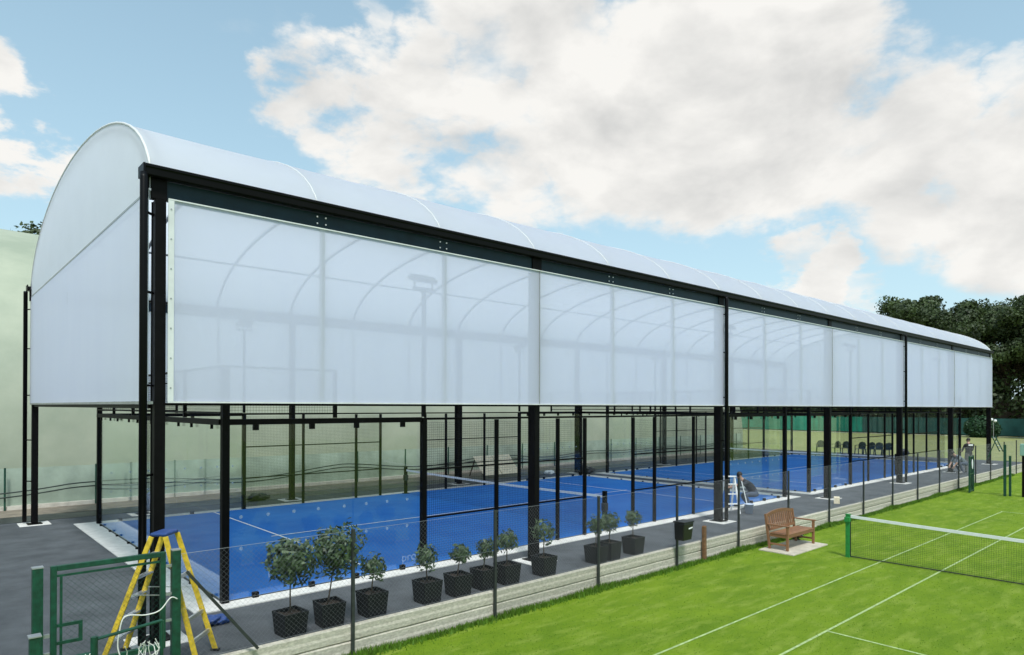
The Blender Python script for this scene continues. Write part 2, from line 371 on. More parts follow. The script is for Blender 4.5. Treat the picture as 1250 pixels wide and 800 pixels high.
# eave beams, gutters
for y, sg in ((CY-.05, -1), (BY+.05, 1)):
    for i in range(NB):
        x0, x1 = CXS[i]+.14, CXS[i+1]-.14
        b = MB(); yo = y+sg*.02
        b.box(x0, x1, min(yo, yo-sg*.02), max(yo, yo-sg*.02), 6.245, 6.50)                      # web
        b.box(x0, x1, min(yo+sg*.05, yo-sg*.10), max(yo+sg*.05, yo-sg*.10), 6.235, 6.247)       # lower flange
        bm_ = b.build('eave_beam', 'navy_steel', can)
        for k in (1, 2):
            xs = CXS[i]+BAY*k/3
            for dx in (-.075, .075):
                for dz in (.06, .17):
                    MB().tube([(xs+dx, yo+sg*.002, 6.27+dz), (xs+dx, yo+sg*.02, 6.27+dz)], .014, 6).build('bolt', 'bolt', bm_)
    for x in CXS:
        MB().box(x-.135, x+.135, min(y-sg*.08, y+sg*.045), max(y-sg*.08, y+sg*.045), 6.225, 6.505).build('column_head', 'black_steel', can, bevel=.004)
    g = MB(); yy = y+sg*.03
    prof = [(-.10, 6.507), (.11, 6.507), (.125, 6.52), (.135, 6.60), (.15, 6.62), (.15, 6.655), (.12, 6.655), (.10, 6.54), (-.10, 6.54)]
    xa, xb = CX0-.14, XEND+.14
    n0 = len(prof); g.v = [(x, yy+sg*p, z) for x in (xa, xb) for p, z in prof]
    g.f = [tuple(range(n0))[::-1], tuple(range(n0, 2*n0))]+[(k, (k+1) % n0, n0+(k+1) % n0, n0+k) for k in range(n0)]; g.mi = [0]*len(g.f)
    g.build('gutter', 'gutter', can)
    MB().box(xa-.03, xa-.004, yy-.15, yy+.15, 6.50, 6.66).build('gutter_end_cap', 'gutter', can, bevel=.004)
    # downpipes
    for ci in (0, 2, 4):
        px = CXS[ci]-(.20 if ci == 0 else 0); py = y+sg*.21
        dp = MB().tube([(px, py, .06), (px, py, 6.44), (px, py-sg*.03, 6.50)], .052, 12).build('downpipe', 'gutter', can, smooth=True)
        for z in (1.2, 2.35, 3.6, 4.9, 6.0):
            MB().bar((px, py-sg*.05, z), (CXS[ci]-.02, y-sg*.02, z), .022, .03).build('bracket', 'black_steel', dp)
# cladding panels on the long sides
for y, sg in ((CY-.165, -1), (BY+.165, 1)):
    for i in range(NB):
        x0, x1 = CXS[i]+(.13 if i == 0 else .006), CXS[i+1]-(-.06 if i == NB-1 else .006)
        def fp(u, v): return (x0+(x1-x0)*u, y, Z0+.012+(Z1-.02-Z0)*v)
        p = MB().grid(fp, 6, 4).build('cladding_panel', 'panel_fabric', can)
        MB().box(x0, x1, y-.022, y-.003, Z0-.012, Z0+.010).build('bottom_rail', 'white_frame', p)
        MB().box(x0, x1, y-.022, y-.003, Z1-.010, Z1+.008).build('top_rail', 'white_frame', p)
        if i == 0 and sg < 0:
            e = MB().box(x0-.002, x0+.075, y-.02, y-.004, Z0+.012, Z1-.012).build('edge_strip', 'white_frame', p)
            for k in range(7): MB().tube([(x0+.035, y-.020, Z0+.2+k*.42), (x0+.035, y-.026, Z0+.2+k*.42)], .012, 6).build('rivet', 'galv', e)
        elif i > 0 and sg < 0: MB().box(CXS[i]-.006, CXS[i]+.006, y-.016, y-.001, Z0, Z1).build('joint_strip', 'galv', p)
        for k in (1, 2):                        # mullions behind the fabric
            xs = CXS[i]+BAY*k/3; yi = y-sg*.05
            MB().box(xs-.035, xs+.035, yi-.03, yi+.03, Z0, 6.23).build('mullion', 'galv', can)
        if 1: MB().box(CXS[i]+.105, CXS[i+1]-.105, min(y-sg*.02, y-sg*.08), max(y-sg*.02, y-sg*.08), Z0-.045, Z0-.013).build('lower_rail', 'black_steel', can)
# end cladding
for x, sg in ((CX0-.075, -1), (XEND+.16, 1)):
    ya, yb = CY-.13, BY+.12
    for a, b in ((ya, YC+.3), (YC+.306, yb)):
        MB().grid(lambda u, v: (x, a+(b-a)*u, Z0+.012+(6.30-Z0)*v), 4, 4).build('end_panel', 'side_fabric', can)
    MB().box(min(x, x-sg*.02)-.004, max(x, x-sg*.02)+.004, ya, yb, 6.314, 6.345).build('end_top_rail', 'galv', can)
    MB().box(min(x, x-sg*.06), max(x, x-sg*.06), ya, yb, Z0-.03, Z0+.010).build('end_bottom_rail', 'galv', can)
    MB().box(min(x-sg*.06, x-sg*.12), max(x-sg*.06, x-sg*.12), CY+.126, BY-.126, Z0-.09, Z0-.035).build('end_lower_beam', 'black_steel', can)

# ================================================================== PADEL COURTS
def wire_mesh(a, b, z0, z1, pitch=.05, r=.0021):
    m_ = MB(); a = Vector(a); b = Vector(b); n = int((b-a).length/pitch)
    for i in range(n+1):
        p = a.lerp(b, i/n); m_.wirep((p.x, p.y, z0), (p.x, p.y, z1), r)
    k = int((z1-z0)/pitch)
    for i in range(k+1):
        z = z0+(z1-z0)*i/k; m_.wirep((a.x, a.y, z), (b.x, b.y, z), r)
    return m_
def make_court(x0, label):
    c = thing('padel_court', label, 'padel court', (x0, 0, 0))
    MB().grid(lambda u, v: (.03+19.94*u, .03+9.94*v, .022), 20, 10).build('carpet', 'carpet', c)
    for (a, b, p, q) in ((-.55, -.03, -.40, 10.4), (20.03, 20.55, -.40, 10.4), (-.03, 20.03, -.40, -.02), (-.03, 20.03, 10.02, 10.4)):
        MB().box(a, b, p, q, -.02, .019).build('edge_slab', 'concrete', c)
    for x in (3.05, 16.95): MB().grid(lambda u, v: (x-.025+.05*u, .05+9.9*v, .027), 1, 12).build('court_line', 'white_paint', c)
    MB().grid(lambda u, v: (3.05-.2+14.3*u, 4.975+.05*v, .031), 20, 1).build('court_line', 'white_paint', c)
    def post(x, y, h, s=.08): return MB().box(x-s/2, x+s/2, y-s/2, y+s/2, .018, h).build('post', 'black_steel', c, bevel=.004)
    def rail(a, b, s=.06, h=None): return MB().bar(a, b, s, h or s).build('rail', 'black_steel', c)
    for y in (0, 10):
        o = -.05 if y == 0 else .05
        for x in (0, 20): post(x, y+o, 4.0, .12)
        for x in (4, 16): post(x, y+o, 3.4 if False else 3.08, .11)
        for x in (6, 8, 9, 11, 12, 14): post(x, y+o, 3.03, .075)
        for xa, xb in ((.06, 3.945), (16.055, 19.94)):
            rail((xa, y+o, 3.045), (xb, y+o, 3.045), .07, .10)
        for xa, xb in ((4.056, 5.962), (6.038, 7.962), (8.038, 8.962), (11.038, 11.962), (12.038, 13.962), (14.038, 15.944)):
            for z in (1.0, 2.0): rail((xa, y+o, z), (xb, y+o, z), .035)
            kind(wire_mesh((xa, y+o, 0), (xb, y+o, 0), .04, 2.98).build('mesh_panel', 'black_steel', c), 'stuff')
        rail((4.056, y+o, 3.06), (15.944, y+o, 3.06), .045)
        for xa, xb, xp in ((.06, 2.0, 2.0), (18.0, 19.94, 18.0)):
            post2 = MB().box(xp-.03, xp+.03, y+o-.03, y+o+.03, 3.10, 4.0).build('post', 'black_steel', c)
            rail((xa, y+o, 3.98), (xb, y+o, 3.98), .04); rail((xa, y+o, 3.18), (xb, y+o, 3.18), .03)
            kind(wire_mesh((xa, y+o, 0), (xb, y+o, 0), 3.19, 3.97).build('mesh_panel', 'black_steel', c), 'stuff')
        for xa in (.065, 2.0, 16.0, 18.0):
            xb = {.065: 1.994, 2.0: 3.94, 16.0: 17.994, 18.0: 19.935}[xa]
            if xa == 16.0: xa = 16.06
            g_ = MB().box(xa, xb, y-.006, y+.006, .035, 2.99).build('glass_panel', 'glass', c)
            d = MB(); ys = y-.0075
            for z in (1.42, .88):
                k = 0
                while xa+.22+k*.47 < xb-.05:
                    xx = xa+.22+k*.47; d.tube([(xx, ys+.001, z), (xx, ys, z)], .032, 10); k += 1
            kind(d.build('sticker_dots', 'sticker', g_), 'stuff')
            for xx in (xa+.45, xb-.45):
                MB().box(xx-.045, xx+.045, y+o-.03, y+o+.03, 2.90, 2.994).build('glass_clip', 'black_steel', g_)
                MB().box(xx-.05, xx+.05, y+o-.045 if y == 0 else y+o-.03, y+o+.03 if y == 0 else y+o+.045, .02, .11).build('floor_clip', 'black_steel', g_)
    for x in (0, 20):
        o = -.05 if x == 0 else .05
        rail((x+o, .012, 3.045), (x+o, 9.988, 3.045), .07, .10); rail((x+o, .012, 3.98), (x+o, 9.988, 3.98), .04); rail((x+o, .012, 3.20), (x+o, 9.988, 3.20), .035)
        for y in (2, 4, 6, 8): MB().box(x+o-.03, x+o+.03, y-.03, y+.03, 3.10, 4.0).build('post', 'black_steel', c)
        kind(wire_mesh((x+o, .06, 0), (x+o, 9.94, 0), 3.21, 3.97).build('mesh_panel', 'black_steel', c), 'stuff')
        for k in range(5):
            ya, yb = 2*k+(.065 if k == 0 else .004), 2*k+2-(.065 if k == 4 else .004)
            g_ = MB().box(x-.006, x+.006, ya, yb, .035, 2.99).build('glass_panel', 'glass', c)
            for yy in (ya+.4, yb-.4):
                MB().box(x+o-.02, x+o+.02, yy-.02, yy+.02, 2.92, 2.994).build('glass_clip', 'black_steel', g_)
                MB().box(x+o-.025, x+o+.03, yy-.03, yy+.03, .02, .06).build('floor_clip', 'black_steel', g_)
    return c
mat('sticker', (.55, .68, .85), .4, transp=.68)
court1 = make_court(0, 'blue padel court with glass walls beside the rows of potted trees')
court2 = make_court(22.0, 'blue padel court with glass walls beside the dark plastic chairs')
def glass_text(parent, s, x, z, size, mt):
    cu = bpy.data.curves.new('lettering', 'FONT'); cu.body = s; cu.size = size
    t = bpy.data.objects.new('tmp', cu); col.objects.link(t)
    me = bpy.data.meshes.new_from_object(t.evaluated_get(bpy.context.evaluated_depsgraph_get())); bpy.data.objects.remove(t)
    me.materials.clear(); me.materials.append(MT[mt])
    o = put('lettering', me, parent); o.location = (x, -.0085, z); o.rotation_euler = (R(90), 0, 0); return o
near_glass = [o for o in court1.children if o.name.startswith('glass_panel')]
glass_text(court1, 'pro', 3.50, .16, .25, 'sticker')
glass_text(court1, 'pro', .75, .36, .25, 'sticker')

# padel nets
def make_net(x, label):
    n = thing('padel_net', label, 'net', (x, 0, 0))
    for y in (.12, 9.88):
        p = MB().box(-.05, .05, y-.05, y+.05, .022, 1.05).build('net_post', 'black_steel', n, bevel=.006)
        MB().box(-.10, .10, y-.10, y+.10, .022, .04).build('post_foot', 'black_steel', p)
        MB().cbox((0, y-.0, .62), (.16, .13, .22)).build('winder', 'black_plastic', p, bevel=.02)
    def top(y): return .90-.04*math.sin(math.pi*(y-.17)/9.66)
    m_ = MB(); k = int(9.66/.05)
    for i in range(k+1):
        y = .17+9.66*i/k; m_.wirep((0, y, .03), (0, y, top(y)), .0016)
    for i in range(18): m_.wirep((0, .17, .03+.048*i), (0, 9.83, .03+.048*i), .0016)
    kind(m_.build('net_mesh', 'net_black', n), 'stuff')
    MB().grid(lambda u, v: ((-.008, .008)[int(v > .5)]+0*u, .17+9.66*u, top(.17+9.66*u)+(.0 if v < .4 else 0)-0.0+(.03 if 0 < v < 1 else -.035)), 24, 3).build('net_tape', 'white_paint', n)
    return n
make_net(10, 'low black padel net with white tape in line with the plywood sheets'); make_net(32, 'low black padel net with white tape in the court near the chairs')

# floodlights on the court posts
def make_flood():
    f = thing('floodlight', '', 'floodlight')
    MB().box(-.035, .035, -.035, .035, 3.1, 5.72).build('pole', 'black_steel', f)
    MB().box(-.26, .26, -.04, .04, 5.72, 5.78).build('cross_bar', 'black_steel', f)
    for dx in (-.0,):
        h = MB(); h.bar((dx, -.16, 5.90), (dx, .26, 6.02), .46, .09); hd = h.build('lamp_head', 'black_steel', f, bevel=.01)
        for sx in (-.22, .22): MB().bar((sx, .02, 5.78), (sx, .02, 5.94), .03).build('yoke_arm', 'black_steel', f)
        for k in range(5): MB().bar((-.2, -.12+k*.08, 5.975+k*.0229), (.2, -.12+k*.08, 5.975+k*.0229), .012, .05).build('cooling_fin', 'black_steel', hd)
    return f
fl = make_flood(); first = True
for cx, who in ((0, 'of the court by the potted trees'), (22, 'of the court by the chairs')):
    for x in (4, 16):
        for y, side in ((-.05, 'path'), (10.05, 'green dome')):
            o = fl if first else copy_tree(fl); first = False
            o.location = (cx+x, y, 0); o.rotation_euler = (0, 0, 0 if y < 5 else math.pi)
            pos = 'outer' if (x == 4) == (cx == 0) else 'inner'
            tag(o, 'black floodlight on the %s-side %s post of the court by the %s' % ('path' if y < 5 else 'dome', pos, 'potted trees' if cx == 0 else 'chairs'), 'floodlight', 'floodlights on the court posts')

# ================================================================== AIR DOME
dome = thing('air_dome', 'pale green inflated tennis dome behind the canopy', 'air dome', (0, 14.8, 0))
DX0, DX1, DW, DH = -45., 50.5, 36., 11.6
def dsec(t):
    th = math.pi*t; return (DW/2-(DW/2)*math.copysign(abs(math.cos(th))**.8, math.cos(th)), DH*math.sin(th)**.8)
def dfn(u, v):
    x = DX0+(DX1-DX0)*u; y, z = dsec(v)
    e = (DX1-x)/9.
    if e < 1:
        k = max(0, 1-(1-e)**2.6)**(1/2.6); y = DW/2+(y-DW/2)*max(.02, k); z = z*max(.02, k**.8)
    rib = .05*abs(math.sin(math.pi*x/3.1))*math.sin(math.pi*v)**.3
    return (x, y-rib*(1 if v < .5 else -1), z+rib*.5)
MB().grid(lambda u, v: dfn(1-(1-u)**1.25, v), 240, 48).build('envelope', 'dome', dome, smooth=True)
for k in range(-4, 13):
    u_ = 1-(1-(k*3.1-DX0)/(DX1-DX0))**(1/1.25); xk = k*3.1
    MB().tube([Vector(dfn((xk-DX0)/(DX1-DX0), j/40))+Vector((0, -.004, 0)) for j in range(3, 22)], .014, 5).build('weld_seam', 'skirt', dome)
MB().grid(lambda u, v: (DX0+(DX1-7-DX0)*u, -.11-.03*math.sin(math.pi*v)+.02*math.sin(u*900), .14+1.18*v), 500, 6).build('skirt', 'skirt', dome, smooth=True)
MB().box(DX0, DX1-6, -.30, -.02, -.02, .14).build('base_beam', 'dome_kerb', dome)
for k in range(24):
    x = -14+k*2.45
    if x > DX1-8: break
    MB().tube([(x, -.33, .0), (x, -.33, 1.36)], .03, 6).build('anchor_post', 'green_paint', dome)
for z, lab in ((.72, 'upper'), (.58, 'lower')):
    pts = []
    for i in range(160):
        x = -12+i*.35; s = (x % 9.8)/9.8; pts.append((x, 14.40-(.05 if lab == 'upper' else 0), z+.10*math.sin(x*.8)-.28*4*s*(1-s)*.5+.04))
    tag(MB().tube(pts, .022, 5).build('cable', 'cable', smooth=True), '%s dark cable strung along the foot of the green dome' % lab, 'cable')

# ================================================================== RETAINING WALL + FENCE
FX0, FL_, FY = 1.015, 2.80, -2.49
posts = [FX0+FL_*i for i in range(-1, 17)]; posts[0] = -1.42
wall = thing('retaining_wall', 'low weathered concrete board wall between lawn and path', 'wall', (0, FY, LZ))
for i in range(len(posts)-1):
    for z0_, z1_ in ((-.04, .2395), (.2425, .478)):
        xa, xb = posts[i]+.006, posts[i+1]-.006
        def fb(u, v, z0_=z0_, z1_=z1_, xa=xa, xb=xb):
            return None
        b = MB(); t_ = rnd.uniform(-.006, .006)
        zs = [z0_, z0_+.02, (z0_+z1_)/2-.02, (z0_+z1_)/2+.02, z1_-.02, z1_]; ys = [-.005, -.03, -.034, -.026, -.03, -.008]
        nseg = 8; base = 0
        for k in range(nseg+1):
            xk = xa+(xb-xa)*k/nseg; j = .004*math.sin(xk*7+z0_*40)
            b.v += [(xk, y+t_+j, z+(rnd.uniform(-.006, .006) if q == 5 else 0)) for q, (y, z) in enumerate(zip(ys, zs))]+[(xk, .05, z1_), (xk, .05, z0_)]
        for k in range(nseg):
            for q in range(8): b.face((k*8+q, (k+1)*8+q, (k+1)*8+(q+1) % 8, k*8+(q+1) % 8))
        b.face(tuple(range(8))[::-1][::-1]); b.face(tuple(nseg*8+q for q in range(8))[::-1])
        b.build('concrete_board', 'wall_board', wall)
fence = thing('chain_link_fence', 'grey chain-link fence on thin posts between path and tennis lawn', 'fence', (0, FY-.075, LZ))
FH = 1.90
for i, x in enumerate(posts[1:]):
    f = MB(); f.box(x-.022, x+.022, -.022, -.014, -.05, FH+.03).box(x-.022, x-.014, -.0139, .022, -.05, FH+.03); f.build('fence_post', 'galv_post', fence)
def chain(x0, x1, z0, z1, y=0., pitch=.071, r=.00095):
    m_ = MB(); h = z1-z0
    x = x0-h
    while x < x1:
        for sgn in (1, -1):
            a, b = (x, x+h) if sgn > 0 else (x+h, x)
            za, zb = z0, z1
            ax, bx = a, b
            lo, hi = min(a, b), max(a, b)
            if hi <= x0 or lo >= x1: continue
            def zat(X): return za+(zb-za)*(X-a)/(b-a)
            l2, h2 = max(lo, x0), min(hi, x1)
            m_.wirep((l2, y+.003*sgn, zat(l2)), (h2, y+.003*sgn, zat(h2)), r)
        x += pitch
    return m_
# chain-link: one part per bay
for i in range(len(posts)-1):
    kind(chain(posts[i]+.03, posts[i+1]-.025, .50, FH, y=.03).build('chain_link', 'wire', fence), 'stuff')
for z in (FH, 1.2, .53): MB().tube([(posts[0]+.05, .034, z), (posts[-1], .034, z)], .0022 if z > 1.5 else .0014, 5).build('line_wire', 'galv', fence)
MB().bar((-1.32, -.03, 1.68), (-.42, -.03, .50), .036, .036).build('brace', 'galv_post', fence)

# grass fringe along the wall foot
fr = MB(); rg = random.Random(5)
def tuft(x, y, h, m_):
    a = rg.uniform(0, 6.28); dx, dy = .012*math.cos(a), .012*math.sin(a); lx, ly = rg.uniform(-.5, .5)*h, rg.uniform(-.5, .5)*h
    b = len(m_.v); m_.v += [(x-dx, y-dy, LZ-.005), (x+dx, y+dy, LZ-.005), (x+lx, y+ly, LZ+h)]; m_.face((b, b+1, b+2))
for i in range(26000):
    x = rg.uniform(-.5, 42); y = FY-.05-abs(rg.gauss(0, .08)); tuft(x, y, rg.uniform(.03, .10)*(1+.9*max(0, math.sin(x*1.7)*math.sin(x*.61))), fr)
kind(tag(fr.build('grass_fringe', 'blade'), 'longer green grass fringing the foot of the concrete wall', 'grass'), 'stuff')
fr = MB()
for i in range(30000):
    t = rg.random()**2.2; x = 1+40*t; y = -2.7-rg.random()*9; tuft(x, y, rg.uniform(.008, .018), fr)
kind(tag(fr.build('lawn_blades', 'blade'), 'short mown grass blades of the bright green tennis lawn', 'grass'), 'stuff')

# ================================================================== GREEN GATE (left)
gate = thing('green_gate', 'green steel gate of tube frame and mesh beside the yellow ladder', 'gate', (0, FY, 0))
GP = lambda n, *a: MB().box(*a).build(n, 'green_paint', gate, bevel=.006)
for xa, xb in ((-2.90, -2.80), (-1.47, -1.37)):
    GP('gate_post', xa, xb, -.05, .05, -.45, 1.50)
    MB().box(xa-.004, xb+.004, -.054, .054, 1.5, 1.512).build('post_cap', 'galv', gate)
lf = MB(); lf.box(-2.73, -2.67, -.03, .03, .30, 1.50).box(-1.60, -1.54, -.03, .03, .30, 1.50).box(-2.669, -1.601, -.03, .03, 1.44, 1.50).box(-2.669, -1.601, -.03, .03, .30, .36)
lf.build('leaf_frame', 'green_paint', gate, bevel=.005)
MB().box(-2.668, -1.602, -.012, .012, 1.37, 1.395).build('stretcher', 'green_paint', gate); MB().box(-2.64, -2.615, -.012, .012, .37, 1.369).build('stretcher', 'green_paint', gate)
lk = MB(); lk.box(-2.668, -2.42, -.02, .02, .80, .835).box(-2.668, -2.42, -.02, .02, .60, .635).box(-2.455, -2.42, -.02, .02, .636, .799); lk.build('latch_frame', 'green_paint', gate)
MB().box(-2.80, -2.735, -.015, .015, .70, .74).build('latch_bolt', 'galv', gate); MB().box(-2.80, -2.735, -.015, .015, .50, .53).build('hinge', 'galv', gate)
for z in (.62, .95, 1.3): MB().box(-1.539, -1.47, -.02, .02, z, z+.03).build('hinge', 'galv', gate)
kind(chain(-2.60, -1.60, .38, 1.37, pitch=.071, r=.0014).build('chain_link', 'green_paint', gate), 'stuff')
low = thing('low_green_gate', 'low green rail gate draped with white netting before the taller gate', 'gate', (0, -3.4, LZ))
MB().box(-3.02, -2.93, -.05, .05, 0, 1.45).build('gate_post', 'green_paint', low, bevel=.006); MB().box(-3.03, -2.92, -.06, .06, 1.45, 1.462).build('post_cap', 'galv', low)
MB().tube([(-2.46, 0, 0), (-2.46, 0, 1.33)], .035, 10).build('gate_post', 'green_paint', low)
MB().tube([(-2.46, 0, 1.30), (-1.78, .12, 1.33)], .018, 8).build('rail', 'green_paint', low); MB().tube([(-2.92, 0, 1.16), (-2.49, 0, 1.16)], .022, 8).build('rail', 'green_paint', low)
MB().tube([(-2.92, 0, 1.02), (-2.49, 0, 1.02)], .022, 8).build('rail', 'green_paint', low)
MB().tube([(-1.78, .12, 0), (-1.78, .12, 1.33)], .02, 8).build('gate_post', 'green_paint', low)
bn = MB(); rb = random.Random(9)
for k in range(11):
    x = -2.18+rb.random()*.38; pts = [(x+rb.uniform(-.05, .05)+.03*math.sin(j*1.3+k), .05+rb.uniform(-.06, .06), 1.14-j*.085+rb.uniform(-.02, .02)) for j in range(7+k % 5)]
    bn.tube(pts, .005, 4)
for k in range(4):
    x = -2.62+.04*k; bn.tube([(x, -.02, 1.17), (x-.05, -.04, .95), (x-.09+.02*k, -.03, .7), (x-.1, -.03, .4)], .006, 4)
kind(bn.build('netting_bundle', 'rope', low), 'stuff')
pts = [(-1.42, FY-.07, .90), (-1.50, FY-.08, .93), (-1.62, FY-.08, .80), (-1.78, FY-.08, .775), (-2.0, FY-.08, .80), (-2.06, FY-.07, .60), (-2.07, FY-.06, .45), (-2.05, FY-.07, .35)]
def smooth_path(p, n=6):
    p = [Vector(q) for q in p]; out = []
    for i in range(len(p)-1):
        a, b, c, d = p[max(i-1, 0)], p[i], p[i+1], p[min(i+2, len(p)-1)]
        for k in range(n):
            t = k/n; out.append(.5*((2*b)+(c-a)*t+(2*a-5*b+4*c-d)*t*t+(3*b-a-3*c+d)*t**3))
    return out+[p[-1]]
tag(MB().tube(smooth_path(pts), .008, 6).build('rope', 'rope', smooth=True), 'white rope looped over the green gate leaf', 'rope')

# ================================================================== STEP LADDER
lad = thing('step_ladder', 'yellow fibreglass step ladder with blue top in front of the corner column', 'ladder', (-1.42, -1.98, 0), math.atan2(-RR.x*0-.669, .743)*1.)
# local x runs along the spread, y across the rungs
H_ = 1.62
for sx, spread in ((-1, .66), (1, .56)):
    for sy in (-1, 1):
        a = (sx*.09, sy*.15, H_); b = (sx*spread, sy*.26, .02)
        MB().bar(a, b, .024, .066, up=(1, 0, .4)).build('rail', 'yellow', lad, bevel=.004)
        MB().cbox((b[0], b[1], .02), (.11, .05, .03)).build('foot', 'black_plastic', lad)
    for k in range(1, 6):
        t = k/6; x = sx*(.09+(spread-.09)*t); y = .15+.11*t; z = H_*(1-t)+.02*t
        if sx < 0: MB().bar((x, -y, z), (x, y, z), .075, .022).build('step', 'aluminium', lad)
        elif k % 2 == 0 or k == 5: MB().bar((x, -y, z), (x, y, z), .03, .05).build('cross_bar', 'aluminium', lad)
MB().cbox((0, 0, H_+.025), (.22, .32, .05)).build('top_cap', 'blue_plastic', lad, bevel=.02)
for sy in (-1, 1): MB().bar((-.34, sy*.2, .88), (.30, sy*.2, .88), .02, .008).build('spreader', 'aluminium', lad)
def lump(name, c, r, mt, seed, label, cat, nu=28, nv=18):
    rr = random.Random(seed); ph = [rr.uniform(0, 6) for _ in range(6)]
    def fn(u, v):
        a = 2*math.pi*u; b = math.pi*v; k = 1+.24*math.sin(3*a+ph[0]+2*b)*math.sin(b)+.16*math.sin(5*a+ph[1]+5*b)*math.sin(b)+.10*math.sin(8*a+ph[2]-6*b)*math.sin(b)
        return (r[0]*k*math.sin(b)*math.cos(a), r[1]*k*math.sin(b)*math.sin(a), r[2]+r[2]*k*.98*math.cos(b))
    o = MB().grid(fn, nu, nv).build(name, mt, smooth=True); o.location = c; return tag(o, label, cat)
lump('plastic_bag', (-.45, -1.05, .0), (.17, .12, .075), 'blue_plastic', 2, 'crumpled blue plastic bag on the path by the yellow ladder', 'bag')

# ================================================================== POTTED TREES
def leaf_cloud(n, rad, size, seed, squash=1., shell=.35, aspect=2.2, m_=None, c=(0, 0, 0), lump_=.2):
    r = random.Random(seed); m_ = m_ or MB()
    ph = [r.uniform(0, 6.28) for _ in range(6)]
    for i in range(n):
        d = Vector((r.gauss(0, 1), r.gauss(0, 1), r.gauss(0, 1))).normalized()
        k = 1+lump_*math.sin(3*d.x+ph[0]+2*d.z)*math.sin(3.3*d.y+ph[1])+lump_*.7*math.sin(7*d.x+ph[2])*math.sin(6*d.z+ph[3])
        p = d*rad*k*(shell+(1-shell)*r.random()**.45); p.z *= squash
        nrm = (d+Vector((r.gauss(0, .55), r.gauss(0, .55), r.gauss(0, .55)))).normalized()
        t = nrm.cross(Vector((r.gauss(0, 1), r.gauss(0, 1), r.gauss(0, 1)))).normalized(); b = nrm.cross(t)
        s = size*r.uniform(.6, 1.3); q = p+Vector(c)
        i0 = len(m_.v); m_.v += [tuple(q-t*s*aspect/2), tuple(q+b*s*.5), tuple(q+t*s*aspect/2), tuple(q-b*s*.5)]; m_.face((i0, i0+1, i0+2, i0+3))
    return m_
plants = [  # x, crown centre z, crown radius, planter height, stem lean
    (.30, 1.02, .34, .42, .0, 'potted standard tree with a wide round crown, closest to the ladder'),
    (.93, 1.06, .36, .43, .10, 'potted standard tree with the tallest round crown and a leaning stem'),
    (1.68, .71, .20, .44, .04, None), (2.76, .71, .20, .44, -.03, None), (3.42, .67, .175, .43, .05, None), (4.05, .67, .165, .43, .06, None),
    (4.62, .75, .20, .44, .0, None), (5.60, .80, .235, .45, .0, 'small potted tree with the bushiest crown, half behind a canopy column'), (7.20, .75, .20, .44, .02, None), (7.66, .76, .21, .44, 0, None), (8.53, .75, .18, .45, 0, 'small potted tree standing last in the row, closest to the litter bin')]
pm = MB(); hw, tw = .16, .19
pv = [(-hw, -hw, 0), (hw, -hw, 0), (hw, hw, 0), (-hw, hw, 0), (-tw, -tw, 1), (tw, -tw, 1), (tw, tw, 1), (-tw, tw, 1), (-tw+.02, -tw+.02, 1), (tw-.02, -tw+.02, 1), (tw-.02, tw-.02, 1), (-tw+.02, tw-.02, 1), (-tw+.03, -tw+.03, .9), (tw-.03, -tw+.03, .9), (tw-.03, tw-.03, .9), (-tw+.03, tw-.03, .9)]
for i, (x, cz, cr, ph, lean, lab) in enumerate(plants):
    cz += .045; ph = ph-.065+rnd.uniform(-.02, .015)
    t = thing('potted_tree', lab or 'small round potted tree, %s in the row counted from the yellow ladder' % ('first second third fourth fifth sixth seventh eighth ninth tenth'.split()[i]), 'potted tree', (-3.891+(x+3.891)*.979, -2.19+rnd.uniform(-.015, .02), 0), rnd.uniform(-.10, .10), 'potted trees along the fence')
    p = MB(); p.v = [(a, b, c*ph) for a, b, c in pv]
    p.f = [(3, 2, 1, 0)]+[(k, (k+1) % 4, 4+(k+1) % 4, 4+k) for k in range(4)]+[(4+k, 4+(k+1) % 4, 8+(k+1) % 4, 8+k) for k in range(4)]+[(8+k, 8+(k+1) % 4, 12+(k+1) % 4, 12+k) for k in range(4)]; p.mi = [0]*len(p.f)
    p.build('planter', 'planter', t)
    MB().grid(lambda u, v: ((u-.5)*.325, (v-.5)*.325, ph*.9-.012+.02*math.sin(9*u+i)*math.sin(8*v)), 6, 6).build('soil', 'soil', t)
    MB().tube([(lean*-.3, 0, ph*.85), (lean*.2, .01, (ph+cz-cr)/2), (lean, 0, cz)], [.013, .011, .008], 7).build('trunk', 'bark', t, smooth=True)
    leaf_cloud(int(1300 if cr > .3 else 430), cr*1.08, .042 if cr > .3 else .036, 20+i, 1.0 if i % 2 else .9, .2, 2.5, c=(lean, 0, cz), lump_=.28).build('crown', 'leaf_dark', t)

# ================================================================== LITTER BIN, STUMP, BENCH
bn_ = thing('litter_bin', 'black litter bin hung on a fence post beside the wooden stump', 'litter bin', (posts[4]-.0, FY-.10, .24))
bb = MB(); bb.v = [(-.17, -.26, 0), (.17, -.26, 0), (.17, -.02, 0), (-.17, -.02, 0), (-.20, -.30, .40), (.20, -.30, .40), (.20, -.02, .40), (-.20, -.02, .40)]
bb.f = [(3, 2, 1, 0), (4, 5, 6, 7), (0, 1, 5, 4), (1, 2, 6, 5), (2, 3, 7, 6), (3, 0, 4, 7)]; bb.mi = [0]*6; bb.build('body', 'black_plastic', bn_, bevel=.02)
MB().box(-.21, .21, -.31, -.0, .402, .44).build('lid', 'black_plastic', bn_, bevel=.012)
MB().bar((-.0, -.292, .27), (.15, -.295, .29), .004, .03).build('label_plate', 'white_paint', bn_)
MB().box(-.05, .05, -.018, .02, .2, .26).build('strap', 'galv', bn_)
stp = MB(); stp.box(-.055, .055, -.04, .04, -.02, .86); st = stp.build('wooden_stump', 'rust', bevel=.012); st.location = (posts[4]+1.13, FY-.10, LZ); st.rotation_euler = (0, R(-1.5), .1)
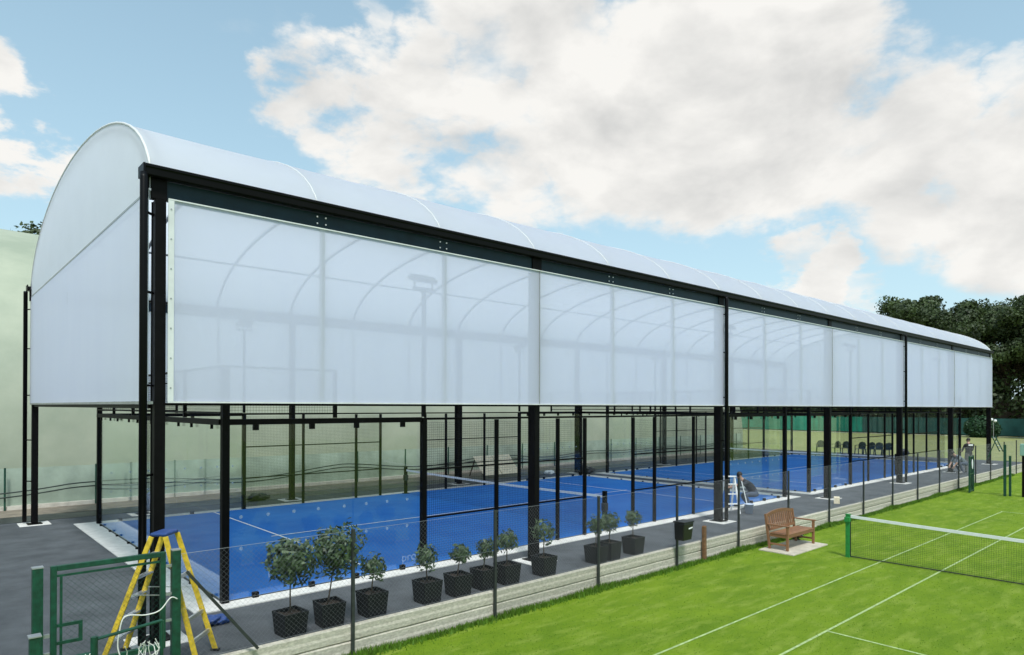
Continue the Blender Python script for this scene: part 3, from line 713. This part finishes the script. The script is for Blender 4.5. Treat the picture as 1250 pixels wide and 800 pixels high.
tag(st, 'short weathered brown wooden post standing against the concrete wall', 'post')

bx0, by0 = 12.97, -3.50
kind(MB().box(12.70, 14.75, -3.80, -2.86, LZ-.02, LZ+.03).build('paving_slab', 'slab', bevel=.01), 'structure')
bench = thing('park_bench', 'varnished wooden garden bench with slatted arched back on a stone slab', 'bench', (bx0, by0, LZ+.03))
BW, BD = 1.58, .50
for x in (.03, BW-.03):
    MB().box(x-.03, x+.03, -.03, .03, 0, .62).build('leg', 'teak', bench, bevel=.006)
    MB().bar((x, BD-.02, 0), (x, BD+.10, .90), .06, .055, up=(1, 0, 0)).build('leg', 'teak', bench, bevel=.006)
    MB().box(x-.04, x+.04, -.06, BD+.03, .622, .655).build('armrest', 'teak', bench, bevel=.01)
    MB().box(x-.02, x+.02, .031, BD-.05, .12, .16).build('stretcher', 'teak', bench)
    MB().box(x-.02, x+.02, .031, BD-.03, .33, .40).build('side_rail', 'teak', bench)
MB().box(.061, BW-.061, -.02, .02, .33, .405).build('front_rail', 'teak', bench, bevel=.004)
for k in range(6): MB().box(.0, BW, -.025+k*.083, .05+k*.083, .407, .429).build('seat_slat', 'teak', bench, bevel=.004)
def btop(x): s = x/BW; return .86+.10*(1-abs(2*s-1)**2.2)
tr = MB().grid(lambda u, v: (u*BW, 0, 0), 1, 1); tr = MB()
ns = 20
for k in range(ns+1):
    x = .06+(BW-.12)*k/ns; z = btop(x); y = BD+.095
    tr.v += [(x, y-.022, z-.075), (x, y+.022, z-.075), (x, y+.022, z+.01), (x, y-.022, z+.01)]
for k in range(ns):
    for q in range(4): tr.face((k*4+q, k*4+(q+1) % 4, (k+1)*4+(q+1) % 4, (k+1)*4+q))
tr.face((3, 2, 1, 0)); tr.face(tuple(ns*4+q for q in range(4))); tr.build('top_rail', 'teak', bench)
MB().box(.061, BW-.061, BD+.01, BD+.045, .46, .52).build('back_rail', 'teak', bench)
for k in range(13):
    x = .12+(BW-.24)*k/12; MB().bar((x, BD+.03, .522), (x, BD+.085, btop(x)-.078), .062, .018, up=(0, 1, 0)).build('back_slat', 'teak', bench)
wd = leaf_cloud(160, .16, .05, 77, .9, .1, 2.5, c=(0, 0, .14)); o = wd.build('weed_clump', 'leaf_dark'); o.location = (14.72, -2.95, LZ+.005); tag(o, 'small leafy weed clump behind the wooden bench end', 'plant')

# ================================================================== LAWN TENNIS NET
tn = thing('tennis_net', 'tennis net with white band on a green post across the lawn', 'tennis net', (X_NET, -4.76, LZ))
MB().box(-.05, .05, -.05, .05, -.02, 1.07).build('net_post', 'net_green', tn, bevel=.008); MB().box(-.056, .056, -.056, .056, 1.07, 1.085).build('post_cap', 'net_green', tn)
MB().box(-.05, .05, -12.85, -12.75, -.02, 1.07).build('net_post', 'net_green', tn, bevel=.008)
MB().cbox((-.04, -.0, .95), (.10, .13, .12)).build('winder', 'net_green', tn, bevel=.01)
def ttop(y): return 1.05-.13*(1-abs((y+6.4)/6.35)**1.5)
m_ = MB(); K = 285
for i in range(K+1):
    y = -.06-12.68*i/K; m_.wirep((0, y, .03), (0, y, ttop(y)), .0017)
for i in range(23):
    z = .03+.043*i
    m_.tube([(0, -.06-12.68*k/12, min(z, ttop(-.06-12.68*k/12))) for k in range(13)], .0017, 3, caps=False)
kind(m_.build('net_mesh', 'net_black', tn), 'stuff')
MB().tube([(0, -.06, .03), (0, -12.74, .03)], .012, 6).build('bottom_cord', 'net_black', tn)
t_ = MB()
for k in range(33):
    y = -.06-12.68*k/32; z = ttop(y); t_.v += [(-.012, y, z-.055), (.012, y, z-.055), (.012, y, z+.012), (-.012, y, z+.012)]
for k in range(32):
    for q in range(4): t_.face((k*4+q, k*4+(q+1) % 4, (k+1)*4+(q+1) % 4, (k+1)*4+q))
t_.build('net_band', 'white_paint', tn)
MB().box(-.02, .02, -.062, -.056, .03, 1.05).build('edge_band', 'net_black', tn)

# ================================================================== SMALL THINGS ROUND THE COURTS
for k, (dx, lab) in enumerate(((0, 'pale plywood sheet leaning on a frame by the dome, wider half'), (1.12, 'pale plywood sheet leaning on a frame by the dome, narrower half'))):
    p = thing('plywood_sheet', lab, 'plywood', (16.15+dx*1.02, 12.35, 0), 0, 'plywood sheets by the dome')
    wid = 1.10
    b = MB(); b.bar((0, -.34, .14), (0, .46, .98), wid, .018, up=(0, 1, -1)); b.build('sheet', 'plywood', p)
    for sx in (-.4, .4):
        MB().bar((sx, .46, .94), (sx, .9, .02), .04).build('prop', 'bark', p)
def bag(name, c, s, mt, seed, label, cat): return lump(name, c, s, mt, seed, label, cat)
bag('tool_bag', (20.75, 10.35, .02), (.42, .3, .17), 'black_plastic', 4, 'black tool bag on the slab between the two courts', 'bag')
bag('rubble_sack', (21.4, 11.1, .02), (.3, .28, .16), 'black_plastic', 6, 'dark bulging rubble sack beside the green dome path', 'sack')
bag('white_sack', (19.2, 11.4, .0), (.22, .2, .11), 'white_paint', 8, 'small white sack on the black sheeting behind the court', 'sack')
bag('plastic_wrap', (1.75, 11.55, .0), (.24, .24, .32), 'panel_fabric', 12, 'clear crumpled plastic wrap standing by the court corner', 'plastic wrap')
bag('black_box', (5.1, 11.75, .0), (.34, .22, .13), 'black_plastic', 15, 'black plastic bundle on the sheeting beyond the first court', 'bundle')
bag('dark_holdall', (47.0, 4.55, .0), (.32, .28, .24), 'black_plastic', 18, 'dark holdall at the end of the row of plastic chairs', 'bag')
box = MB().box(-.14, .14, -.09, .09, 0, .22).build('cardboard_box', 'plywood', bevel=.006); box.location = (19.9, -1.95, 0); box.rotation_euler = (0, 0, .4); tag(box, 'small brown cardboard box standing on the dark path', 'box')

# plastic chairs
def make_chair():
    c = thing('plastic_chair', 'dark green plastic armchair at the end of the courts', 'chair', group='dark plastic chairs at the end of the courts')
    MB().box(-.24, .24, -.24, .22, .42, .45).build('seat', 'chair_green', c, bevel=.015)
    for sx in (-.24, .24):
        for a, b in (((sx, -.24), (sx*1.12, -.29)), ((sx, .22), (sx*1.1, .30))):
            MB().bar((a[0], a[1], .44), (b[0], b[1], 0), .05).build('leg', 'chair_green', c)
        MB().bar((sx*1.08, -.24, .66), (sx*1.02, .27, .68), .05, .03).build('armrest', 'chair_green', c)
        MB().bar((sx*1.05, -.24, .44), (sx*1.08, -.22, .65), .04).build('arm_support', 'chair_green', c)
    bk = MB()
    pr = [(-.235, .45), (.235, .45), (.25, .70), (.19, .86), (.0, .92), (-.19, .86), (-.25, .70)]
    bk.v = [(x, .215+.22*(z-.45)+d, z) for d in (0, .022) for x, z in pr]; n7 = len(pr)
    bk.f = [tuple(range(n7)), tuple(range(n7, 2*n7))[::-1]]+[(k, n7+k, n7+(k+1) % n7, (k+1) % n7) for k in range(n7)]; bk.mi = [0]*len(bk.f)
    bk.build('backrest', 'chair_green', c)
    return c
ch = make_chair(); fst = True
for ci_, (x, y, a) in enumerate(((45.5, 9.55, 1.9), (45.3, 8.45, 1.2), (45.5, 7.8, 1.7), (45.4, 6.75, 1.5), (45.5, 6.2, 1.3), (45.5, 5.6, 1.75), (45.6, 5.1, 1.5))):
    o = ch if fst else copy_tree(ch); fst = False; o.location = (x, y, 0); o.rotation_euler = (0, 0, a+math.pi)
    o['label'] = 'dark green plastic armchair, %s in the row counted from the dark holdall' % ('seventh sixth fifth fourth third second first'.split()[ci_])

# ================================================================== PEOPLE
def person(label, J, mats, loc, rz, hair_dir=(0, 0, 1)):
    """J: joints in local metres; mats: torso, legs; one skinned body"""
    names = list(J); verts = [J[n][0] for n in names]; rad = [J[n][1] for n in names]
    E_ = [('pelvis', 'waist'), ('waist', 'chest'), ('chest', 'neck'), ('neck', 'jaw'), ('jaw', 'crown')]
    for s in 'lr':
        E_ += [('chest', s+'sho'), (s+'sho', s+'elb'), (s+'elb', s+'wri'), (s+'wri', s+'palm'), ('pelvis', s+'hip'), (s+'hip', s+'kne'), (s+'kne', s+'ank'), (s+'ank', s+'toe')]
    me = bpy.data.meshes.new('body'); me.from_pydata(verts, [(names.index(a), names.index(b)) for a, b in E_], [])
    o = bpy.data.objects.new('tmp', me); col.objects.link(o)
    sk = o.modifiers.new('skin', 'SKIN'); sk.use_smooth_shade = True
    for i, r in enumerate(rad):
        me.skin_vertices[0].data[i].radius = (r, r); me.skin_vertices[0].data[i].use_root = (names[i] == 'pelvis')
    sb = o.modifiers.new('sub', 'SUBSURF'); sb.levels = 2; sb.render_levels = 2
    dg = bpy.context.evaluated_depsgraph_get(); dg.update()
    bm = bmesh.new(); bm.from_object(o, dg); bpy.data.objects.remove(o)
    # fingers rooted inside the palm
    ex = MB()
    for s in 'lr':
        p = Vector(J[s+'palm'][0]); wv = Vector(J[s+'wri'][0]); d = (p-wv).normalized(); sd = d.cross(Vector((0, 0, 1)) if abs(d.z) < .8 else Vector((0, 1, 0))).normalized(); dn = d.cross(sd)
        for k, ln in enumerate((.062, .075, .08, .072)):
            b0 = p-d*.01+sd*(k-1.5)*.021; ex.tube([b0, b0+d*ln*.6, b0+d*ln*.95+dn*.02], [.010, .009, .007], 6)
        b0 = p-d*.04+sd*-.03; ex.tube([b0, b0-sd*.03+d*.03, b0-sd*.035+d*.06], [.012, .010, .008], 6)
    jw, cr = Vector(J['jaw'][0]), Vector(J['crown'][0]); hc = jw.lerp(cr, .5); fw = Vector(J['face'][0]) if 'face' in J else Vector((1, 0, 0)); fw = fw.normalized(); sd = fw.cross(cr-jw).normalized()
    nz = hc-(cr-jw)*.1+fw*.085
    ex.ball(nz, .018, 6, 5)
    for s in (-1, 1): ex.ball(hc+sd*.078*s, (.022, .022, .032), 6, 5)
    m2 = ex.mesh('x', 'skin'); bm.from_mesh(m2)
    bones = {'torso': [('pelvis', 'waist'), ('waist', 'chest'), ('chest', 'lsho'), ('chest', 'rsho'), ('lsho', 'lelb'), ('rsho', 'relb')],
             'skin': [('neck', 'jaw'), ('jaw', 'crown'), ('lelb', 'lwri'), ('relb', 'rwri'), ('lwri', 'lpalm'), ('rwri', 'rpalm')],
             'legs': [('pelvis', 'lhip'), ('pelvis', 'rhip'), ('lhip', 'lkne'), ('rhip', 'rkne'), ('lkne', 'lank'), ('rkne', 'rank')], 'shoe': [('lank', 'ltoe'), ('rank', 'rtoe')]}
    def sd_(p, a, b):
        ab = b-a; t = max(0, min(1, (p-a).dot(ab)/max(1e-9, ab.length_squared))); return (p-a-ab*t).length
    keys = list(bones)
    me2 = bpy.data.meshes.new('body')
    for f in bm.faces:
        p = f.calc_center_median(); best = None
        for i, k in enumerate(keys):
            for a, b in bones[k]:
                q = sd_(p, Vector(J[a][0]), Vector(J[b][0]))/max(.03, (J[a][1]+J[b][1])/2)
                if best is None or q < best[0]: best = (q, i)
        f.material_index = best[1]; f.smooth = True
    bm.to_mesh(me2); bm.free()
    for k in (mats[0], 'skin', mats[1], 'shoe'): me2.materials.append(MT[k])
    body = put('person', me2); body.location = loc; body.rotation_euler = (0, 0, rz); tag(body, label, 'person')
    up = (cr-jw).normalized(); hm = MB()
    hcn = hc+up*.018-fw*.026
    hm.grid(lambda u, v: tuple(hcn+(sd*math.cos(2*math.pi*u)+fw*math.sin(2*math.pi*u))*(.094*math.sin(v*1.75))+up*(.118*math.cos(v*1.75))), 14, 6).build('hair', 'hair', body, smooth=True)
    return body
# bending worker (faces local +x)
J1 = dict(pelvis=((-.18, 0, .52), .15), waist=((-.08, 0, .68), .145), chest=((.10, 0, .86), .155), neck=((.24, 0, .97), .06), jaw=((.30, 0, 1.02), .07), crown=((.36, 0, 1.15), .085), face=((.8, 0, -.5), 0),
          lsho=((.12, .17, .90), .07), lelb=((.36, .20, .80), .05), lwri=((.60, .16, .82), .035), lpalm=((.69, .15, .82), .035), rsho=((.12, -.17, .90), .07), relb=((.34, -.20, .72), .05), rwri=((.58, -.14, .70), .035), rpalm=((.67, -.12, .70), .035),
          lhip=((-.18, .11, .50), .11), lkne=((.20, .16, .50), .075), lank=((.02, .15, .09), .05), ltoe=((.20, .16, .045), .04), rhip=((-.18, -.11, .50), .11), rkne=((.18, -.20, .44), .075), rank=((-.08, -.18, .09), .05), rtoe=((.10, -.19, .045), .04))
person('crouching person in dark top reaching to a white trestle at the court edge', J1, ('shirt_navy', 'trousers_blue'), (16.35, -.62, .0), R(142))
J2 = dict(pelvis=((0, 0, .95), .14), waist=((0, 0, 1.10), .125), chest=((.02, 0, 1.36), .15), neck=((.03, 0, 1.52), .055), jaw=((.06, 0, 1.58), .068), crown=((.07, 0, 1.73), .08), face=((1, 0, -.2), 0),
          lsho=((.0, .19, 1.43), .065), lelb=((.10, .25, 1.17), .045), lwri=((.28, .16, 1.08), .034), lpalm=((.36, .13, 1.08), .034), rsho=((.0, -.19, 1.43), .065), relb=((.10, -.25, 1.17), .045), rwri=((.28, -.18, 1.05), .034), rpalm=((.36, -.16, 1.04), .034),
          lhip=((0, .10, .90), .105), lkne=((.03, .12, .48), .07), lank=((-.01, .12, .08), .045), ltoe=((.15, .13, .04), .038), rhip=((0, -.10, .90), .105), rkne=((.04, -.12, .48), .07), rank=((0, -.12, .08), .045), rtoe=((.16, -.14, .04), .038))
p2 = person('standing person in a black shirt and grey trousers with back to the lawn', J2, ('shirt_black', 'trousers_grey'), (36.0, -1.95, 0), R(45))
MB().grid(lambda u, v: (-.158+.0*u, -.11+.22*u, 1.40+.07*v), 4, 1).build('shirt_print', 'white_paint', p2)
J3 = dict(pelvis=((-.22, 0, .50), .15), waist=((-.10, 0, .66), .14), chest=((.12, 0, .82), .15), neck=((.28, 0, .92), .058), jaw=((.35, 0, .95), .07), crown=((.44, 0, 1.06), .082), face=((.7, 0, -.7), 0),
          lsho=((.14, .18, .85), .068), lelb=((.28, .22, .60), .05), lwri=((.42, .16, .38), .035), lpalm=((.46, .14, .30), .034), rsho=((.14, -.18, .85), .068), relb=((.28, -.22, .60), .05), rwri=((.44, -.14, .40), .035), rpalm=((.48, -.12, .32), .034),
          lhip=((-.22, .11, .48), .11), lkne=((.15, .17, .52), .075), lank=((-.02, .16, .09), .05), ltoe=((.16, .17, .045), .04), rhip=((-.22, -.11, .48), .11), rkne=((.13, -.18, .46), .075), rank=((-.10, -.17, .09), .05), rtoe=((.08, -.18, .045), .04))
person('stooping person in grey-blue work clothes beside the standing one', J3, ('shirt_grey', 'trousers_blue'), (35.5, -1.7, 0), R(140))

tl = thing('white_trestle', 'white splattered folding trestle beside the crouching person', 'trestle', (15.25, -.55, 0), R(-35))
for sx in (-.16, .16):
    for sy in (-1, 1): MB().bar((sx, 0, 1.12), (sx*1.25, sy*.30, .0), .04, .05).build('leg', 'white_paint', tl)
for z in (.3, .6, .9): MB().bar((-.19, -.30*(1-z/1.12), z), (.19, -.30*(1-z/1.12), z), .06, .03).build('rung', 'white_paint', tl)
MB().box(-.2, .2, -.06, .06, 1.121, 1.15).build('top_board', 'white_paint', tl)
bk = thing('bucket', 'pale blue bucket with a white pole by the crouching person', 'bucket', (15.55, -1.05, 0))
MB().lathe([(.11, 0), (.14, .28), (.15, .28), (.15, .30), (.13, .30), (.105, .03)], 14).build('pail', 'bucket', bk, smooth=True)
MB().tube([(.0, 0, .04), (-.13, .18, 1.0)], .018, 6).build('pole', 'white_paint', bk)

# ================================================================== GREEN FRAMES ON THE FAR LAWN
gl = thing('mesh_gate_leaf', 'green mesh gate leaf with white oval sign standing on the lawn by the wall', 'gate', (30.9, -3.2, LZ))
for x in (0, .86): MB().box(x-.03, x+.03, -.03, .03, -.02, 1.62).build('gate_post', 'green_paint', gl)
for z in (.05, .8, 1.56): MB().box(.031, .829, -.02, .02, z, z+.04).build('rail', 'green_paint', gl)
MB().bar((.03, 0, .82), (.83, 0, .1), .03).build('brace', 'green_paint', gl)
kind(wire_mesh((.03, .0, 0), (.83, .0, 0), .10, 1.55, .035, .004).build('mesh_panel', 'green_paint', gl), 'stuff')
ov = MB(); ov.lathe([(.13, -.006), (.13, .006)], 16); ovo = ov.build('oval_sign', 'white_paint', gl); ovo.location = (.45, -.04, 1.25); ovo.rotation_euler = (R(90), 0, 0); ovo.scale = (1, 1.7, 1)
for o_ in (gl,): o_.rotation_euler = (0, 0, R(4))
fr_ = thing('green_post_frame', 'dark green frame of two posts with a slanting ladder-like brace on the lawn', 'frame', (30.75, -4.52, LZ))
MB().box(-.045, .045, -.045, .045, -.02, 2.2).build('frame_post', 'green_paint', fr_); MB().box(.12, .20, -.19, -.11, -.02, 1.72).build('frame_post', 'green_paint', fr_)
for dz in (0, .12): MB().bar((.0, .06+dz, 1.9), (.0, .34+dz, 2.55), .035).build('brace', 'green_paint', fr_)
for k in range(4): MB().bar((.0, .10+k*.07, 1.99+k*.16), (.0, .24+k*.07, 1.99+k*.16), .025).build('rung', 'white_frame', fr_)
MB().bar((.0, .30, 2.45), (.0, .62, 1.55), .03).build('brace', 'green_paint', fr_)
MB().bar((.046, -.05, 1.5), (.12, -.13, 1.5), .03).build('rail', 'green_paint', fr_)
ps = thing('post_with_box', 'dark post carrying a pale green box at the edge of the lawn', 'post', (31.0, -5.13, LZ))
MB().box(-.06, .06, -.06, .06, -.02, 1.75).build('shaft', 'black_steel', ps); MB().box(-.12, .12, -.12, .12, 1.751, 2.25).build('head_box', 'dome_box', ps) if 'dome_box' in MT else None
mat('pale_box', (.25, .42, .36), .5); MB().box(-.12, .12, -.12, .12, 1.751, 2.25).build('head_box', 'pale_box', ps, bevel=.02)

# ================================================================== FAR SURROUNDINGS
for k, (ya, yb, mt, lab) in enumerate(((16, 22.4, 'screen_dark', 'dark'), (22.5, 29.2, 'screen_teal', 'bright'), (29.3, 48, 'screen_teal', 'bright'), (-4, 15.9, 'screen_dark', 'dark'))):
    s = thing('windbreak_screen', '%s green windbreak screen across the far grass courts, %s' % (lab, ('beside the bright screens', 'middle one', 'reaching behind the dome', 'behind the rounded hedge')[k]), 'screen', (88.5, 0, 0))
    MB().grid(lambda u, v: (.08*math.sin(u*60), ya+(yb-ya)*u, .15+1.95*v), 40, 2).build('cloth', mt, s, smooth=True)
    n = max(2, int((yb-ya)/3))
    for i in range(n+1): MB().tube([(.15, ya+(yb-ya)*i/n, 0), (.15, ya+(yb-ya)*i/n, 2.2)], .04, 6).build('screen_post', 'green_paint', s)
# the rounded hedge and other shrubs
def shrub(loc, rad, n, seed, label, squash=.8, mt='leaf_hedge', size=.16):
    t = thing('shrub', label, 'shrub', loc)
    leaf_cloud(n, rad, size, seed, squash, .5, 1.6, c=(0, 0, rad*squash*.75), lump_=.06).build('foliage', mt, t)
    MB().tube([(0, 0, -.1), (.05, 0, rad*.6)], .09, 6).build('stem', 'bark', t); return t
shrub((85.5, 8.7, 0), 1.75, 5000, 31, 'clipped round-topped green hedge before the far screens')
# trees
def make_tree(seed, h, spread, n, name_mat='leaf_tree', leaf=.20):
    r = random.Random(seed); t = thing('broadleaf_tree', '', 'tree')
    tk = MB(); tk.tube([(0, 0, -.3), (.1, .05, h*.22), (.05, .15, h*.42), (.2, .1, h*.62)], [h*.034, h*.027, h*.02, h*.01], 9)
    cl = []
    for k in range(17):
        a = r.uniform(0, 6.28); e = r.uniform(.1, 1.25); d = spread*r.uniform(.45, 1.0)
        c = Vector((math.cos(a)*math.cos(e)*d, math.sin(a)*math.cos(e)*d, h*.38+math.sin(e)*h*.48)); cl.append(c)
        b0 = Vector((.1, .1, h*r.uniform(.25, .5))); md = b0.lerp(c, .55)+Vector((0, 0, -.3)); tk.tube([b0, md, c], [h*.012, h*.008, h*.003], 6)
    tk.build('trunk', 'bark', t, smooth=True)
    lv = MB()
    for k, c in enumerate(cl):
        for j in range(4):
            cc = c+Vector((r.gauss(0, 1), r.gauss(0, 1), r.gauss(0, .7)))*spread*.18
            leaf_cloud(n//(4*len(cl)), spread*r.uniform(.12, .27), leaf, seed*100+k*7+j, .75, .1, 1.5, lv, cc, .25)
    lv.build('crown', name_mat, t); return t
def place_tree(src, loc, rz, s, label, cur={}):
    o = src if src.name not in cur else copy_tree(src); cur[src.name] = 1
    o.location = loc; o.rotation_euler = (0, 0, rz); o.scale = (s, s, s); tag(o, label, 'tree', 'dark broadleaf trees beyond the canopy'); return o
tA = make_tree(41, 15.5, 6.5, 72000); tB = make_tree(43, 14.5, 7.0, 72000); tC = make_tree(47, 12, 5.5, 48000)
place_tree(tA, (93, 16.2, 0), 2.3, 1.2, 'tall dark tree whose domed top rises just over the canopy end')
place_tree(tB, (96, 8.5, 0), 1.9, 1.22, 'dark broad tree between the domed tree and the frame edge')
place_tree(tA, (92, .5, 0), 3.0, 1.2, 'dark tree with dense crown beyond the far end of the lawn')
place_tree(tC, (98, 22, 0), 1.0, 1.0, 'dark tree behind the bright green windbreak screens')
place_tree(tC, (99, 31, 0), 2.4, 1.0, 'dark tree behind the screens nearest the dome end')
place_tree(tB, (101, 41, 0), 4.2, .85, 'dark tree standing over the end of the green dome')
place_tree(tC, (94, -7, 0), 5.0, 1.2, 'dark tree rising behind the green frame on the lawn')
place_tree(tC, (4.6, 58, 0), .7, 1.47, 'dark treetop peeping over the ridge of the green dome')
place_tree(tC, (97, 12, 0), 3.5, .8, 'low dark tree filling the gap behind the rounded hedge')
place_tree(tA, (104, 4, 0), 5.5, 1.1, 'dark tree in the second row behind the lawn')
hd = thing('hedge_row', 'long dark hedge behind the far windbreak screens', 'hedge', (91.5, 0, 0))
hm = MB()
for k in range(60):
    y = -22+k*1.3; leaf_cloud(520, 2.3+.5*math.sin(k*1.7), .34, 900+k, 1.5, .2, 1.5, hm, (rnd.uniform(-.4, .4), y, 3.4+.8*math.sin(k*.9)), .2)
hm.build('foliage', 'leaf_tree', hd); MB().box(-.5, .5, -22, 55, 0, 4.2).build('woody_core', 'bark', hd)
lp = thing('twin_lamp', 'thin pole with two white lamp heads near the clipped hedge', 'lamp', (82, 6.9, 0))
MB().tube([(0, 0, 0), (0, 0, 1.9)], .03, 6).build('pole', 'galv', lp)
for dy in (-.16, .16): MB().ball((0, dy, 2.0+dy*.4), (.12, .15, .15), 8, 6).build('lamp_head', 'white_paint', lp, smooth=True)
